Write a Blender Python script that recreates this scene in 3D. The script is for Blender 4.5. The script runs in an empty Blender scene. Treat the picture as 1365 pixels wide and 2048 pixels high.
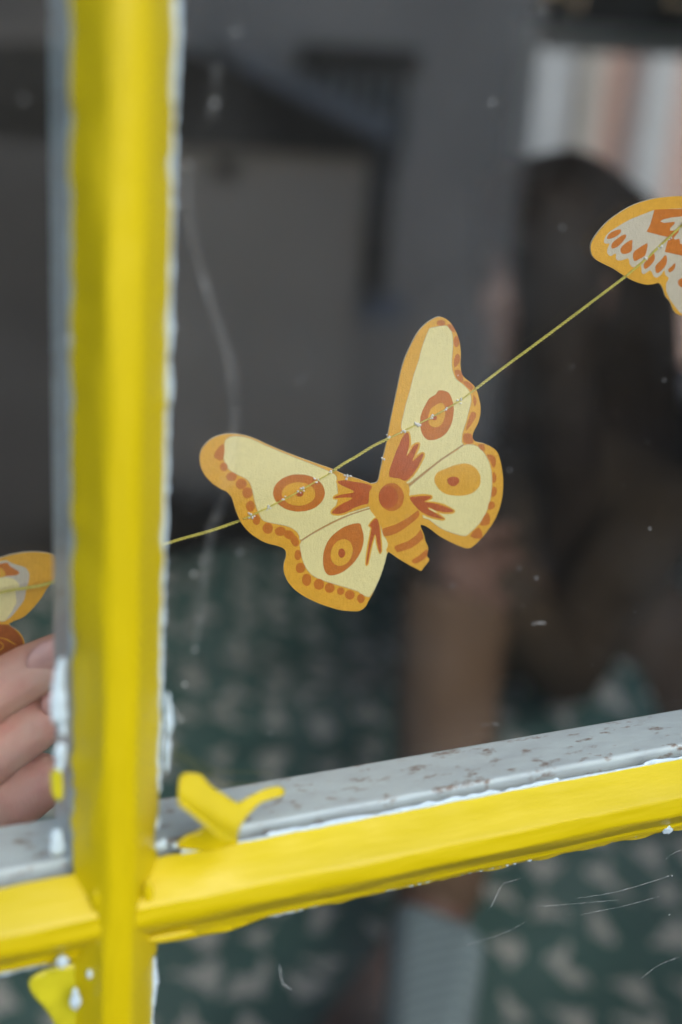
import bpy, bmesh, math, random
from mathutils import Vector, Matrix, noise
from mathutils.geometry import delaunay_2d_cdt
random.seed(7)
C = bpy.context.scene.collection
SC = bpy.context.scene

# ------------------------------------------------------------------ camera
# The glass is the plane y = 0 (x right along the wall, y into the room, z up).
W, H = 1365.0, 2048.0
D = 0.28                                   # distance of the lens from the glass, metres
CX, CY = W/2, H/2
VX = Vector((7050-CX, 437-CY)); VD = Vector((170-CX, 8000-CY))
F = math.sqrt(-(VX.x*VD.x + VX.y*VD.y))
XV = Vector((VX.x, VX.y, F)).normalized(); DV = Vector((VD.x, VD.y, F)).normalized()
YV = XV.cross(DV)
right = Vector((XV.x, YV.x, -DV.x)); down = Vector((XV.y, YV.y, -DV.y)); fwd = Vector((XV.z, YV.z, -DV.z))
CAM = Vector((0, -D, 0))
cd = bpy.data.cameras.new('camera'); cam = bpy.data.objects.new('camera', cd); C.objects.link(cam)
m = Matrix((right, -down, -fwd)).transposed().to_4x4(); m.translation = CAM
cam.matrix_world = m
cd.sensor_fit = 'HORIZONTAL'; cd.sensor_width = 24; cd.lens = F/W*24
cd.clip_start = 0.01; cd.clip_end = 3000
cd.dof.use_dof = True; cd.dof.focus_distance = D/0.665
cd.dof.aperture_fstop = cd.lens/(0.0369*D*1000)
cd.dof.aperture_blades = 0
SC.camera = cam

def at(px, py, Y):
    """the point of the plane y = Y that the photograph shows at a pixel"""
    d = right*((px-CX)/F) + down*((py-CY)/F) + fwd
    t = (Y+D)/d.y
    return CAM + d*t

# ------------------------------------------------------------------ light
SUN_EL, SUN_AZ = math.radians(40), math.radians(172)     # azimuth from +y towards +x
wd = bpy.data.worlds.new("World"); SC.world = wd; wd.use_nodes = True
nt = wd.node_tree
sky = nt.nodes.new('ShaderNodeTexSky'); sky.sky_type = 'NISHITA'; sky.sun_disc = False
sky.sun_elevation = SUN_EL; sky.sun_rotation = SUN_AZ; sky.air_density = 1.0; sky.dust_density = 1.5; sky.ozone_density = .3
bg = nt.nodes['Background']; bg.inputs['Strength'].default_value = 0.15
nt.links.new(sky.outputs[0], bg.inputs[0])
sd = bpy.data.lights.new('sun', 'SUN'); sd.energy = 0.5; sd.angle = math.radians(40); sd.color = (1, .95, .87)
sun = bpy.data.objects.new('sun', sd); C.objects.link(sun)
sv = Vector((math.sin(SUN_AZ)*math.cos(SUN_EL), math.cos(SUN_AZ)*math.cos(SUN_EL), math.sin(SUN_EL)))
sun.rotation_euler = sv.to_track_quat('Z', 'Y').to_euler()
SC.view_settings.view_transform = 'Standard'; SC.view_settings.look = 'None'
SC.view_settings.exposure = 1.03; SC.view_settings.gamma = 1
SC.cycles.max_bounces = 10; SC.cycles.transparent_max_bounces = 16
SC.cycles.glossy_bounces = 4; SC.cycles.diffuse_bounces = 4
SC.cycles.sample_clamp_indirect = 4; SC.cycles.caustics_reflective = False; SC.cycles.caustics_refractive = False
try:
    SC.cycles.use_denoising = True; SC.cycles.denoiser = 'OPENIMAGEDENOISE'
except Exception: pass

# ------------------------------------------------------------------ materials
def s2l(c):
    return tuple(((v/255)/12.92 if v/255 <= .04045 else ((v/255+.055)/1.055)**2.4) for v in c) + (1,)
def mat(name, col, rough=.6, var=.12, scale=200, bump=.0, bscale=400, spec=.5, col2=None, lo=.35, hi=.65,
        stretch=(1,1,1), dist=.001, coat=0, detail=4, trans=0):
    """principled surface: a base colour broken up by noise, fine relief by bump"""
    M = bpy.data.materials.new(name); M.use_nodes = True; n = M.node_tree.nodes; L = M.node_tree.links
    p = n['Principled BSDF']; p.inputs['Roughness'].default_value = rough
    p.inputs['Specular IOR Level'].default_value = spec
    if coat: p.inputs['Coat Weight'].default_value = coat; p.inputs['Coat Roughness'].default_value = .3
    tc = n.new('ShaderNodeTexCoord'); mp = n.new('ShaderNodeMapping'); mp.inputs['Scale'].default_value = stretch
    L.new(tc.outputs['Object'], mp.inputs[0])
    nz = n.new('ShaderNodeTexNoise'); nz.inputs['Scale'].default_value = scale; nz.inputs['Detail'].default_value = detail
    L.new(mp.outputs[0], nz.inputs['Vector'])
    cr = n.new('ShaderNodeValToRGB'); cr.color_ramp.elements[0].position = lo; cr.color_ramp.elements[1].position = hi
    c = col if len(col) == 4 else col + (1,)
    c2 = col2 if col2 else tuple(v*(1-var) for v in c[:3]) + (1,)
    if len(c2) == 3: c2 = c2 + (1,)
    cr.color_ramp.elements[0].color = c2; cr.color_ramp.elements[1].color = c
    L.new(nz.outputs[0], cr.inputs[0]); L.new(cr.outputs[0], p.inputs['Base Color'])
    if bump:
        b = n.new('ShaderNodeBump'); b.inputs['Strength'].default_value = bump; b.inputs['Distance'].default_value = dist
        n2 = n.new('ShaderNodeTexNoise'); n2.inputs['Scale'].default_value = bscale; n2.inputs['Detail'].default_value = 5
        L.new(mp.outputs[0], n2.inputs['Vector']); L.new(n2.outputs[0], b.inputs['Height']); L.new(b.outputs[0], p.inputs['Normal'])
    return M

YELLOW = mat('yellow_gloss_paint', (.60, .475, .002), .42, .10, 60, .5, 90, .35, dist=.0006, coat=.12)
YEL_H = mat('yellow_brushed_paint', (.60, .475, .002), .40, .16, 55, .9, 130, .35, stretch=(.16, 1, 1), dist=.0009, coat=.14)
YEL_V = mat('yellow_brushed_paint', (.60, .475, .002), .40, .16, 55, .9, 130, .35, stretch=(1, 1, .16), dist=.0009, coat=.14)
SILL = mat('weathered_grey_paint', (.82, .95, .98), .4, 0, 170, .35, 500, .5, col2=(.70, .80, .84), lo=.3, hi=.6, stretch=(.35, 1, 1), dist=.0004)
def add_rust(M, sc, thr, col):
    n = M.node_tree.nodes; L = M.node_tree.links; p = n['Principled BSDF']
    old = p.inputs['Base Color'].links[0].from_socket
    tc = n.new('ShaderNodeTexCoord'); mp = n.new('ShaderNodeMapping'); mp.inputs['Scale'].default_value = (.45, 1, 1)
    L.new(tc.outputs['Object'], mp.inputs[0])
    nz = n.new('ShaderNodeTexNoise'); nz.inputs['Scale'].default_value = sc; nz.inputs['Detail'].default_value = 6; nz.inputs['Roughness'].default_value = .65
    L.new(mp.outputs[0], nz.inputs['Vector'])
    r = n.new('ShaderNodeMapRange'); r.inputs[1].default_value = thr; r.inputs[2].default_value = thr+.12
    L.new(nz.outputs[0], r.inputs[0])
    mx = n.new('ShaderNodeMix'); mx.data_type = 'RGBA'; L.new(r.outputs[0], mx.inputs[0]); L.new(old, mx.inputs[6])
    mx.inputs[7].default_value = col; L.new(mx.outputs[2], p.inputs['Base Color'])
add_rust(SILL, 300, .56, (.34, .25, .20, 1))
PUTTY = mat('bare_white_putty', (.55, .70, .80), .5, .15, 500, .6, 900, .5, dist=.0006)

def paper_mat(name, rgb, var=.10):
    M = mat(name, rgb, .62, var, 700, 0, 900, .35)
    n = M.node_tree.nodes; L = M.node_tree.links; p = n['Principled BSDF']
    tc = n.new('ShaderNodeTexCoord'); mp = n.new('ShaderNodeMapping'); mp.inputs['Rotation'].default_value = (0, math.radians(30), 0)
    mp.inputs['Scale'].default_value = (1, 1, 1)
    L.new(tc.outputs['Object'], mp.inputs[0])
    mp.inputs['Scale'].default_value = (1, 1, .35)
    wv = n.new('ShaderNodeTexNoise'); wv.inputs['Scale'].default_value = 1300; wv.inputs['Detail'].default_value = 2; L.new(mp.outputs[0], wv.inputs['Vector'])
    nz = n.new('ShaderNodeTexNoise'); nz.inputs['Scale'].default_value = 2200; nz.inputs['Detail'].default_value = 2; L.new(tc.outputs['Object'], nz.inputs['Vector'])
    ad = n.new('ShaderNodeMath'); ad.operation = 'ADD'; L.new(wv.outputs[0], ad.inputs[0]); L.new(nz.outputs[0], ad.inputs[1])
    b = n.new('ShaderNodeBump'); b.inputs['Strength'].default_value = .45; b.inputs['Distance'].default_value = .0005
    L.new(ad.outputs[0], b.inputs['Height']); L.new(b.outputs[0], p.inputs['Normal'])
    return M
P_GOLD = paper_mat('print_golden', (.88, .46, .04)); P_CREAM = paper_mat('print_cream', (.93, .83, .40), .06)
P_RED = paper_mat('print_rust', (.58, .125, .022), .16); P_ORANGE = paper_mat('print_orange', (.66, .20, .02), .12)
P_LINE = paper_mat('print_line', (.55, .33, .12)); P_STONE = paper_mat('print_stone', (.66, .60, .47), .06)
P_PAPER = paper_mat('cut_paper_edge', (.86, .80, .62), .05); P_BROWN = paper_mat('print_brown', (.42, .12, .02), .16)
P_SHADE = paper_mat('print_grey_outline', (.60, .55, .36), .08)

THREAD = mat('yellow_green_cotton', (.78, .70, .16), .8, .25, 900, .6, 2500, .2, dist=.0002)
SKIN = mat('skin', (.93, .60, .47), .48, 0, 75, .35, 1100, .4, col2=(.90, .43, .34), lo=.35, hi=.7, dist=.0004)
SKIN.node_tree.nodes['Principled BSDF'].inputs['Subsurface Weight'].default_value = .12
SKIN.node_tree.nodes['Principled BSDF'].inputs['Subsurface Radius'].default_value = (.008, .003, .0015)
SKIN.node_tree.nodes['Principled BSDF'].inputs['Subsurface Scale'].default_value = .4
_n = SKIN.node_tree.nodes; _L = SKIN.node_tree.links; _p = _n['Principled BSDF']; _b0 = _p.inputs['Normal'].links[0].from_node
_tc = _n.new('ShaderNodeTexCoord'); _mp = _n.new('ShaderNodeMapping'); _mp.inputs['Rotation'].default_value = (0, math.radians(35), 0); _mp.inputs['Scale'].default_value = (1, 1, .3)
_L.new(_tc.outputs['Object'], _mp.inputs[0]); _v = _n.new('ShaderNodeTexNoise'); _v.inputs['Scale'].default_value = 420; _v.inputs['Detail'].default_value = 6; _v.inputs['Roughness'].default_value = .7; _L.new(_mp.outputs[0], _v.inputs['Vector'])
_b = _n.new('ShaderNodeBump'); _b.inputs['Strength'].default_value = .5; _b.inputs['Distance'].default_value = .0009
_L.new(_v.outputs[0], _b.inputs['Height']); _L.new(_b0.outputs[0], _b.inputs['Normal']); _L.new(_b.outputs[0], _p.inputs['Normal'])
NAIL = mat('nail', (.90, .52, .46), .28, .06, 200, 0, 1, .5)

def glass_mat():
    M = bpy.data.materials.new('window_glass'); M.use_nodes = True; n = M.node_tree.nodes; L = M.node_tree.links
    n.remove(n['Principled BSDF']); out = n['Material Output']
    g = n.new('ShaderNodeNewGeometry'); dt = n.new('ShaderNodeVectorMath'); dt.operation = 'DOT_PRODUCT'
    L.new(g.outputs['Incoming'], dt.inputs[0]); L.new(g.outputs['Normal'], dt.inputs[1])
    ab = n.new('ShaderNodeMath'); ab.operation = 'ABSOLUTE'; L.new(dt.outputs['Value'], ab.inputs[0])
    om = n.new('ShaderNodeMath'); om.operation = 'SUBTRACT'; om.inputs[0].default_value = 1; L.new(ab.outputs[0], om.inputs[1])
    pw = n.new('ShaderNodeMath'); pw.operation = 'POWER'; pw.inputs[1].default_value = 5; L.new(om.outputs[0], pw.inputs[0])
    ma = n.new('ShaderNodeMath'); ma.operation = 'MULTIPLY_ADD'; ma.inputs[1].default_value = .95; ma.inputs[2].default_value = .115; L.new(pw.outputs[0], ma.inputs[0])
    tr = n.new('ShaderNodeBsdfTransparent'); tr.inputs[0].default_value = (.975, .985, .98, 1)
    gl = n.new('ShaderNodeBsdfGlossy'); gl.inputs['Roughness'].default_value = 0.0
    mx = n.new('ShaderNodeMixShader'); L.new(ma.outputs[0], mx.inputs[0]); L.new(tr.outputs[0], mx.inputs[1]); L.new(gl.outputs[0], mx.inputs[2])
    df = n.new('ShaderNodeBsdfDiffuse'); df.inputs[0].default_value = (.7, .75, .78, 1)      # thin film of dust
    tc = n.new('ShaderNodeTexCoord'); nz = n.new('ShaderNodeTexNoise'); nz.inputs['Scale'].default_value = 22; nz.inputs['Detail'].default_value = 6
    L.new(tc.outputs['Object'], nz.inputs['Vector'])
    mr = n.new('ShaderNodeMapRange'); mr.inputs[1].default_value = .42; mr.inputs[2].default_value = .8; mr.inputs[3].default_value = .003; mr.inputs[4].default_value = .018
    L.new(nz.outputs[0], mr.inputs[0])
    m2 = n.new('ShaderNodeMixShader'); L.new(mr.outputs[0], m2.inputs[0]); L.new(mx.outputs[0], m2.inputs[1]); L.new(df.outputs[0], m2.inputs[2])
    L.new(m2.outputs[0], out.inputs[0]); return M
GLASS = glass_mat()
def film_mat(name, col, alpha, sc=300, lo=.35, hi=.7):
    """semi-transparent dried dirt or paint film"""
    M = bpy.data.materials.new(name); M.use_nodes = True; n = M.node_tree.nodes; L = M.node_tree.links
    n.remove(n['Principled BSDF']); out = n['Material Output']
    tr = n.new('ShaderNodeBsdfTransparent'); df = n.new('ShaderNodeBsdfDiffuse'); df.inputs[0].default_value = col
    tc = n.new('ShaderNodeTexCoord'); nz = n.new('ShaderNodeTexNoise'); nz.inputs['Scale'].default_value = sc; nz.inputs['Detail'].default_value = 5
    L.new(tc.outputs['Object'], nz.inputs['Vector'])
    mr = n.new('ShaderNodeMapRange'); mr.inputs[1].default_value = lo; mr.inputs[2].default_value = hi; mr.inputs[3].default_value = 0; mr.inputs[4].default_value = alpha
    L.new(nz.outputs[0], mr.inputs[0])
    mx = n.new('ShaderNodeMixShader'); L.new(mr.outputs[0], mx.inputs[0]); L.new(tr.outputs[0], mx.inputs[1]); L.new(df.outputs[0], mx.inputs[2])
    L.new(mx.outputs[0], out.inputs[0]); return M
DRIP = film_mat('dried_water_mark', (.75, .80, .82, 1), .07, 240, .3, .65)
SPECK = film_mat('dust', (.8, .85, .86, 1), .40, 900, .1, .3)
SCRATCH = film_mat('scratch', (.85, .9, .92, 1), .22, 700, .35, .6)

# ------------------------------------------------------------------ helpers
def link(name, me, M, parent=None):
    o = bpy.data.objects.new(name, me); C.objects.link(o)
    if M is not None:
        for k in (M if isinstance(M, (list, tuple)) else [M]): me.materials.append(k)
    if parent is not None: o.parent = parent
    return o
def from_bm(name, bm, M, parent=None, smooth=False):
    me = bpy.data.meshes.new(name); bmesh.ops.recalc_face_normals(bm, faces=bm.faces); bm.to_mesh(me); bm.free()
    if smooth:
        for p in me.polygons: p.use_smooth = True
    return link(name, me, M, parent)
def mesh(name, v, f, M, parent=None, smooth=False):
    me = bpy.data.meshes.new(name); me.from_pydata([tuple(q) for q in v], [], f); me.update()
    if smooth:
        for p in me.polygons: p.use_smooth = True
    return link(name, me, M, parent)
def tag(o, label=None, cat=None, group=None, kind=None):
    if label: o['label'] = label
    if cat: o['category'] = cat
    if group: o['group'] = group
    if kind: o['kind'] = kind
    return o
def empty(name, loc=(0,0,0)):
    o = bpy.data.objects.new(name, None); C.objects.link(o); o.empty_display_size = .02
    return o                                                    # parts are built in world coordinates
def box(bm, x0, x1, y0, y1, z0, z1):
    vs = [bm.verts.new((x, y, z)) for x in (x0, x1) for y in (y0, y1) for z in (z0, z1)]
    for q in ((0,1,3,2), (4,6,7,5), (0,4,5,1), (2,3,7,6), (0,2,6,4), (1,5,7,3)): bm.faces.new([vs[i] for i in q])
def bxo(name, x0, x1, y0, y1, z0, z1, M, parent=None, bev=0):
    bm = bmesh.new(); box(bm, x0, x1, y0, y1, z0, z1)
    o = from_bm(name, bm, M, parent)
    if bev:
        b = o.modifiers.new('bevel', 'BEVEL'); b.width = bev; b.segments = 2
    return o
def catmull(pts, n=3, closed=True):
    out = []; N = len(pts)
    for i in range(N if closed else N-1):
        g = lambda k: Vector(pts[k % N]) if closed else Vector(pts[max(0, min(N-1, k))])
        p0, p1, p2, p3 = g(i-1), g(i), g(i+1), g(i+2)
        for s in range(n):
            t = s/n
            out.append(.5*((2*p1) + (p2-p0)*t + (2*p0-5*p1+4*p2-p3)*t*t + (3*p1-p0-3*p2+p3)*t*t*t))
    if not closed: out.append(Vector(pts[-1]))
    return out
def tube(bm, pts, rad, seg=8, cap=True):
    rings = []; up = Vector((.13, .9, .41)).normalized(); N = len(pts)
    for i, p in enumerate(pts):
        t = (pts[min(N-1, i+1)]-pts[max(0, i-1)]).normalized()
        a = t.cross(up).normalized(); b = t.cross(a)
        r = rad[i] if isinstance(rad, (list, tuple)) else rad
        rings.append([bm.verts.new(p + (a*math.cos(k*2*math.pi/seg) + b*math.sin(k*2*math.pi/seg))*r) for k in range(seg)])
    for i in range(N-1):
        for k in range(seg):
            bm.faces.new((rings[i][k], rings[i][(k+1) % seg], rings[i+1][(k+1) % seg], rings[i+1][k]))
    if cap: bm.faces.new(rings[0][::-1]); bm.faces.new(rings[-1])

# ------------------------------------------------------------------ room and exterior (the setting)
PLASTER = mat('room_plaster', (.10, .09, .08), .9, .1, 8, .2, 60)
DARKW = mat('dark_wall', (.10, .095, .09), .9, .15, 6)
RENDER = mat('grey_render', (.93, .84, .70), .9, .10, 1.5, .4, 60, dist=.01)
RENDER2 = mat('pale_grey_render', (.90, .84, .74), .9, .12, 1.2, .4, 60, dist=.01)
SLATE = mat('dark_slate', (.004, .005, .007), .7, .3, 8, .3, 30, .3)
LEAD = mat('grey_lead', (.42, .48, .56), .6, .2, 8)
GROUNDM = mat('dark_paving', (.014, .012, .009), .9, .4, 3, .3, 20)
DARKPIPE = mat('black_plastic', (.012, .012, .012), .5, .2, 20)
WHITEP = mat('white_painted_wood', (.66, .67, .65), .5, .06, 20)
def brick_mat():
    M = bpy.data.materials.new('distant_brickwork'); M.use_nodes = True; n = M.node_tree.nodes; L = M.node_tree.links
    p = n['Principled BSDF']; p.inputs['Roughness'].default_value = .9
    tc = n.new('ShaderNodeTexCoord'); mp = n.new('ShaderNodeMapping'); mp.inputs['Rotation'].default_value = (math.radians(90), 0, 0)
    L.new(tc.outputs['Object'], mp.inputs[0])
    b = n.new('ShaderNodeTexBrick'); b.inputs['Scale'].default_value = 4.0; b.inputs['Color1'].default_value = (.80, .54, .46, 1)
    b.inputs['Color2'].default_value = (.86, .56, .46, 1); b.inputs['Mortar'].default_value = (.80, .74, .68, 1)
    L.new(mp.outputs[0], b.inputs['Vector']); L.new(b.outputs[0], p.inputs['Base Color']); return M
BRICK = brick_mat()

g = bxo('ground', -900, 900, -1200, 60, -5.0, -4.8, GROUNDM); tag(g, kind='structure')
FZ = -1.55
def wall_with_hole(name, X0, X1, Y0, Y1, Z0, Z1, hx0, hx1, hz0, hz1, M):
    bm = bmesh.new()
    box(bm, X0, hx0, Y0, Y1, Z0, Z1); box(bm, hx1, X1, Y0, Y1, Z0, Z1)
    box(bm, hx0, hx1, Y0, Y1, Z0, hz0); box(bm, hx0, hx1, Y0, Y1, hz1, Z1)
    return tag(from_bm(name, bm, M), kind='structure')
WX0, WX1, WZ0, WZ1 = -.60, 1.00, -.62, 1.05              # opening of the near window
wall_with_hole('front_wall', -3, 4.5, -.03, .13, -4.8, 3.4, WX0, WX1, WZ0, WZ1, RENDER2)
a = at(1046, 40, 2.6); b_ = at(1700, 700, 2.6)
fwx0, fwx1, fwz1, fwz0 = a.x, a.x+1.5, a.z, at(1340, 760, 2.6).z
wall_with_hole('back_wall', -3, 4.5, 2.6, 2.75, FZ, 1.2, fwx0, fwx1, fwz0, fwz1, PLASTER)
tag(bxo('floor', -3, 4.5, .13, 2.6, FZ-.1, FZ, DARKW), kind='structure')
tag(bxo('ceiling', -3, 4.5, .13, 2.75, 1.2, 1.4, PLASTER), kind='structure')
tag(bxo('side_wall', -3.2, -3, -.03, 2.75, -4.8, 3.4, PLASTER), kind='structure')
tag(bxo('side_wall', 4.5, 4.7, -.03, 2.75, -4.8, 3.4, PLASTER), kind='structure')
tag(bxo('brick_wall', fwx0-2, fwx0+12, 5.6, 5.8, -4.8, 1.3, BRICK), 'sunlit red brick wall seen through the far window', 'wall')

# far window of the room
fw = tag(empty('window'), 'white framed far window of the room with brickwork outside', 'window')
bxo('frame', fwx0, fwx0+.03, 2.56, 2.70, fwz0, fwz1, WHITEP, fw)
bxo('frame', fwx1-.07, fwx1, 2.56, 2.70, fwz0, fwz1, WHITEP, fw)
bxo('frame', fwx0+.07, fwx1-.07, 2.57, 2.70, fwz1-.06, fwz1, WHITEP, fw)
bxo('sill', fwx0-.05, fwx1+.05, 2.50, 2.70, fwz0-.04, fwz0, WHITEP, fw)
bxo('mullion', fwx0+.92, fwx0+.97, 2.575, 2.69, fwz0, fwz1-.06, WHITEP, fw)
bxo('glass', fwx0+.06, fwx1-.06, 2.62, 2.626, fwz0+.02, fwz1-.05, GLASS, fw)

BP = 4.6
for i, (pa, pb, lab) in enumerate([(1040, 1128, 'broad white post added outside the far window in place of its bright left jamb'), (1150, 1186, 'narrow cream post added outside the far window in place of a bright upright'), (1276, 1334, 'wide white post added outside the far window in place of its bright mullion')]):
    tag(bxo('post', at(pa, 250, 5.5).x, at(pb, 250, 5.5).x, 5.46, 5.60, -4.8, 1.3, mat('cream_wood', (.95, .88, .76), .6, .1, 10) if i == 1 else mat('white_stone', (.95, .97, .95), .6, .08, 10)), lab, 'post')  # added posts, set outdoors to stand in for the window's bright bars
# the yard behind the photographer, which the glass mirrors
VD_ = 8.0
def mir(px, py, V=VD_):
    p = at(px, py, V); p.y = -p.y; return p
def X_(px, py=500, V=VD_): return mir(px, py, V).x
def Z_(py, px=600, V=VD_): return mir(px, py, V).z
hs = tag(empty('house'), 'grey rendered house across the yard, mirrored in the glass', 'house')
bxo('wall', X_(380), X_(1052, 300, 8.9), -VD_-2.0, -VD_-.9, -4.8, Z_(-150), RENDER2, hs)
V9 = 8.87
wxa, wxb, wza, wzb = X_(608, 150, V9), X_(818, 150, V9), Z_(330, 700, V9), Z_(92, 700, V9)
ww = bxo('window', wxa, wxb, -VD_-.9, -VD_-.84, wza, wzb, mat('dim_window_pane', (.62, .70, .71), .6, .2, 5), hs)
for k in range(6):
    xx = wxa + (wxb-wxa)*(k+.5)/6
    bxo('bar', xx-.02, xx+.02, -VD_-.84, -VD_-.80, wza, wzb, DARKPIPE, ww)
bxo('lintel', wxa-.03, wxb+.03, -VD_-.9, -VD_-.78, wzb-.16, wzb, DARKPIPE, ww)
ex = tag(empty('outbuilding'), 'lean-to outbuilding with dark slate roof and black downpipe', 'outbuilding')
bxo('wall', X_(200), X_(722), -VD_-.9, -VD_, -4.8, Z_(285), RENDER, ex)
pl = [mir(-500, 60), mir(340, 90), mir(480, 140), mir(765, 285), mir(760, 312), mir(480, 296), mir(-500, 250)]
bm = bmesh.new(); f0 = [bm.verts.new(p + Vector((0, .12, 0))) for p in pl]; f1 = [bm.verts.new(p + Vector((0, -1.0, 0))) for p in pl]
bm.faces.new(f0); bm.faces.new(f1[::-1])
for i in range(len(pl)): bm.faces.new((f0[i], f0[(i+1) % len(pl)], f1[(i+1) % len(pl)], f1[i]))
from_bm('roof', bm, SLATE, ex)
bm = bmesh.new(); r0 = [mir(430, 88), mir(765, 235), mir(765, 284), mir(480, 138)]
f0 = [bm.verts.new(p + Vector((0, .125, 0))) for p in r0]; f1 = [bm.verts.new(p + Vector((0, -.3, 0))) for p in r0]
bm.faces.new(f0); bm.faces.new(f1[::-1])
for i in range(4): bm.faces.new((f0[i], f0[(i+1) % 4], f1[(i+1) % 4], f1[i]))
from_bm('flashing', bm, LEAD, ex)
bm = bmesh.new(); xc = X_(752, 430); tube(bm, [Vector((xc, -VD_+.05, Z_(590))), Vector((xc, -VD_+.05, Z_(300)))], .085, 12); from_bm('downpipe', bm, DARKPIPE, ex, True)
bxo('gully', X_(728, 610), X_(800, 610), -VD_-.2, -VD_+.10, Z_(642), Z_(600), LEAD, ex)
bxo('vent', X_(430, 340), X_(470, 340), -VD_, -VD_+.05, Z_(360), Z_(320), DARKPIPE, ex)
# tall dark conifers, added to keep bright sky out of the mirrored view
for i in range(7):
    tx = X_(1120, 300, 15)+i*2.3; ty = -15-random.uniform(-.8, .8); tv_ = []; tf_ = []
    for k in range(2600):
        h = random.uniform(0, 1)**1.2; rr = (1-h)*2.4*random.uniform(.5, 1)+.1; a_ = random.uniform(0, 6.283)
        p = Vector((tx+math.cos(a_)*rr, ty+math.sin(a_)*rr, -4.6+h*14)); s_ = random.uniform(.12, .3)
        n_ = Vector([random.gauss(0, 1) for _ in range(3)]).normalized(); u = n_.orthogonal().normalized()*s_; w = n_.cross(u).normalized()*s_*.6
        kk = len(tv_); tv_ += [p-u, p+w, p+u, p-w]; tf_.append((kk, kk+1, kk+2, kk+3))
    tr_ = tag(empty('sky_screen_conifer', (tx, ty, -4.8)), '%s added dark conifer from the house, screening bright sky from the mirrored view' % ('first', 'second', 'third', 'fourth', 'fifth', 'sixth', 'seventh')[i], 'tree', 'dark conifers added to screen the sky')
    if i == 0: LEAFD = mat('conifer_leaves', (.020, .024, .014), .8, .5, 10)
    mesh('crown', tv_, tf_, LEAFD, tr_)
    bm = bmesh.new(); tube(bm, [Vector((tx, ty, -4.8)), Vector((tx, ty, 0)), Vector((tx, ty, 3.5))], [.22, .14, .03], 10); from_bm('trunk', bm, DARKPIPE, tr_, True)
# low dark hedge, added to darken the lower part of the mirrored wall
HEDGE = mat('hedge_leaves', (.014, .016, .008), .8, .5, 30)
hv = []; hf = []
hx0, hx1 = X_(150, 900), X_(1400, 900)
for i in range(9000):
    x = random.uniform(hx0-.8, hx1+1.5); y = -VD_+random.uniform(.25, .75); z = random.uniform(-4.8, Z_(930)+.12*noise.noise(Vector((x*1.5, 0, 0))))
    s = random.uniform(.04, .09); n_ = Vector([random.gauss(0, 1) for _ in range(3)]).normalized(); u = n_.orthogonal().normalized()*s; w = n_.cross(u).normalized()*s*.6
    p = Vector((x, y, z)); k = len(hv); hv += [p-u, p+w, p+u, p-w]; hf.append((k, k+1, k+2, k+3))
tag(mesh('hedge', hv, hf, HEDGE), 'low dark hedge added before the outbuilding to darken its mirrored wall', 'hedge', kind='stuff')

# ------------------------------------------------------------------ near window
win = tag(empty('window'), 'old glazed window with a thick yellow painted cross of glazing bars', 'window')
def nz(v, s): return noise.noise(Vector((v[0]*s, v[1]*s, v[2]*s)))
def loft_bar(name, prof, axis, t0, t1, step, M, parent, amp=.0003, edge=.0):
    """prof: closed list of (across, y); the bar runs along z ('v') or x ('h'); the first and last points lie on the glass"""
    n = int((t1-t0)/step); vs = []; fs = []; P = len(prof)
    for i in range(n+1):
        t = t0+(t1-t0)*i/n
        for j, (a_, y) in enumerate(prof):
            p = Vector((a_, y, t)) if axis == 'v' else Vector((t, y, a_))
            k = nz(p+Vector((3, j*7, 1)), 45)*amp + nz(p+Vector((j, 0, 9)), 300)*amp*.35
            if j in (0, P-1): p = p + (Vector((1, 0, 0)) if axis == 'v' else Vector((0, 0, 1)))*edge*(nz(Vector((t*2, j*5, 3)), 60)+.5*nz(Vector((t, j*3, 7)), 420))
            else: p = p + Vector((k*.6, k, 0) if axis == 'v' else (0, k, k*.6))
            vs.append(p)
    for i in range(n):
        for j in range(P-1):
            fs.append((i*P+j, i*P+j+1, (i+1)*P+j+1, (i+1)*P+j))
    o = mesh(name, vs, fs, M, parent, True)
    return o
def rounded(prof, r, seg=4):
    """round the inner corners of an open profile and add points on its flats"""
    out = [Vector(prof[0])]
    for i in range(1, len(prof)-1):
        p = Vector(prof[i]); a = (Vector(prof[i-1])-p); b = (Vector(prof[i+1])-p)
        A = p+a.normalized()*r; B = p+b.normalized()*r
        out.append(out[-1].lerp(A, .5))
        for s in range(seg+1):
            t = s/seg; out.append(A*(1-t)*(1-t)+p*2*t*(1-t)+B*t*t)
    out.append(out[-1].lerp(Vector(prof[-1]), .5)); out.append(Vector(prof[-1]))
    return [tuple(v) for v in out]
vprof = rounded([(.2255*D, .0), (.2440*D, -.042*D), (.2685*D, -.042*D), (.3020*D, .0)], .0022)
vbar = loft_bar('vertical_glazing_bar', vprof, 'v', WZ0+.03, WZ1-.03, .0025, YEL_V, win, .0005, .0012)
hprof = rounded([(-.752*D, .0), (-.777*D, -.034*D), (-.797*D, -.0365*D), (-.830*D, -.008*D), (-.838*D, -.006*D), (-.846*D, .0)], .0009)
hbar = loft_bar('horizontal_glazing_bar', hprof, 'h', WX0+.03, WX1-.03, .0025, YEL_H, win, .0003, .0009)
# inner halves of the bars, behind the glass
IY0, IY1 = .0045, .0875*D
bm = bmesh.new(); box(bm, .2275*D, .300*D, IY0, IY1, WZ0+.03, WZ1-.03)
o = from_bm('inner_vertical_bar', bm, SILL, win); o.modifiers.new('b', 'BEVEL').width = .0015
bm = bmesh.new(); box(bm, WX0+.03, WX1-.03, IY0, IY1-.0005, -.835*D, -.747*D)
o = from_bm('inner_horizontal_bar', bm, SILL, win); mb = o.modifiers.new('b', 'BEVEL'); mb.width = .0012; mb.segments = 3
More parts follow.
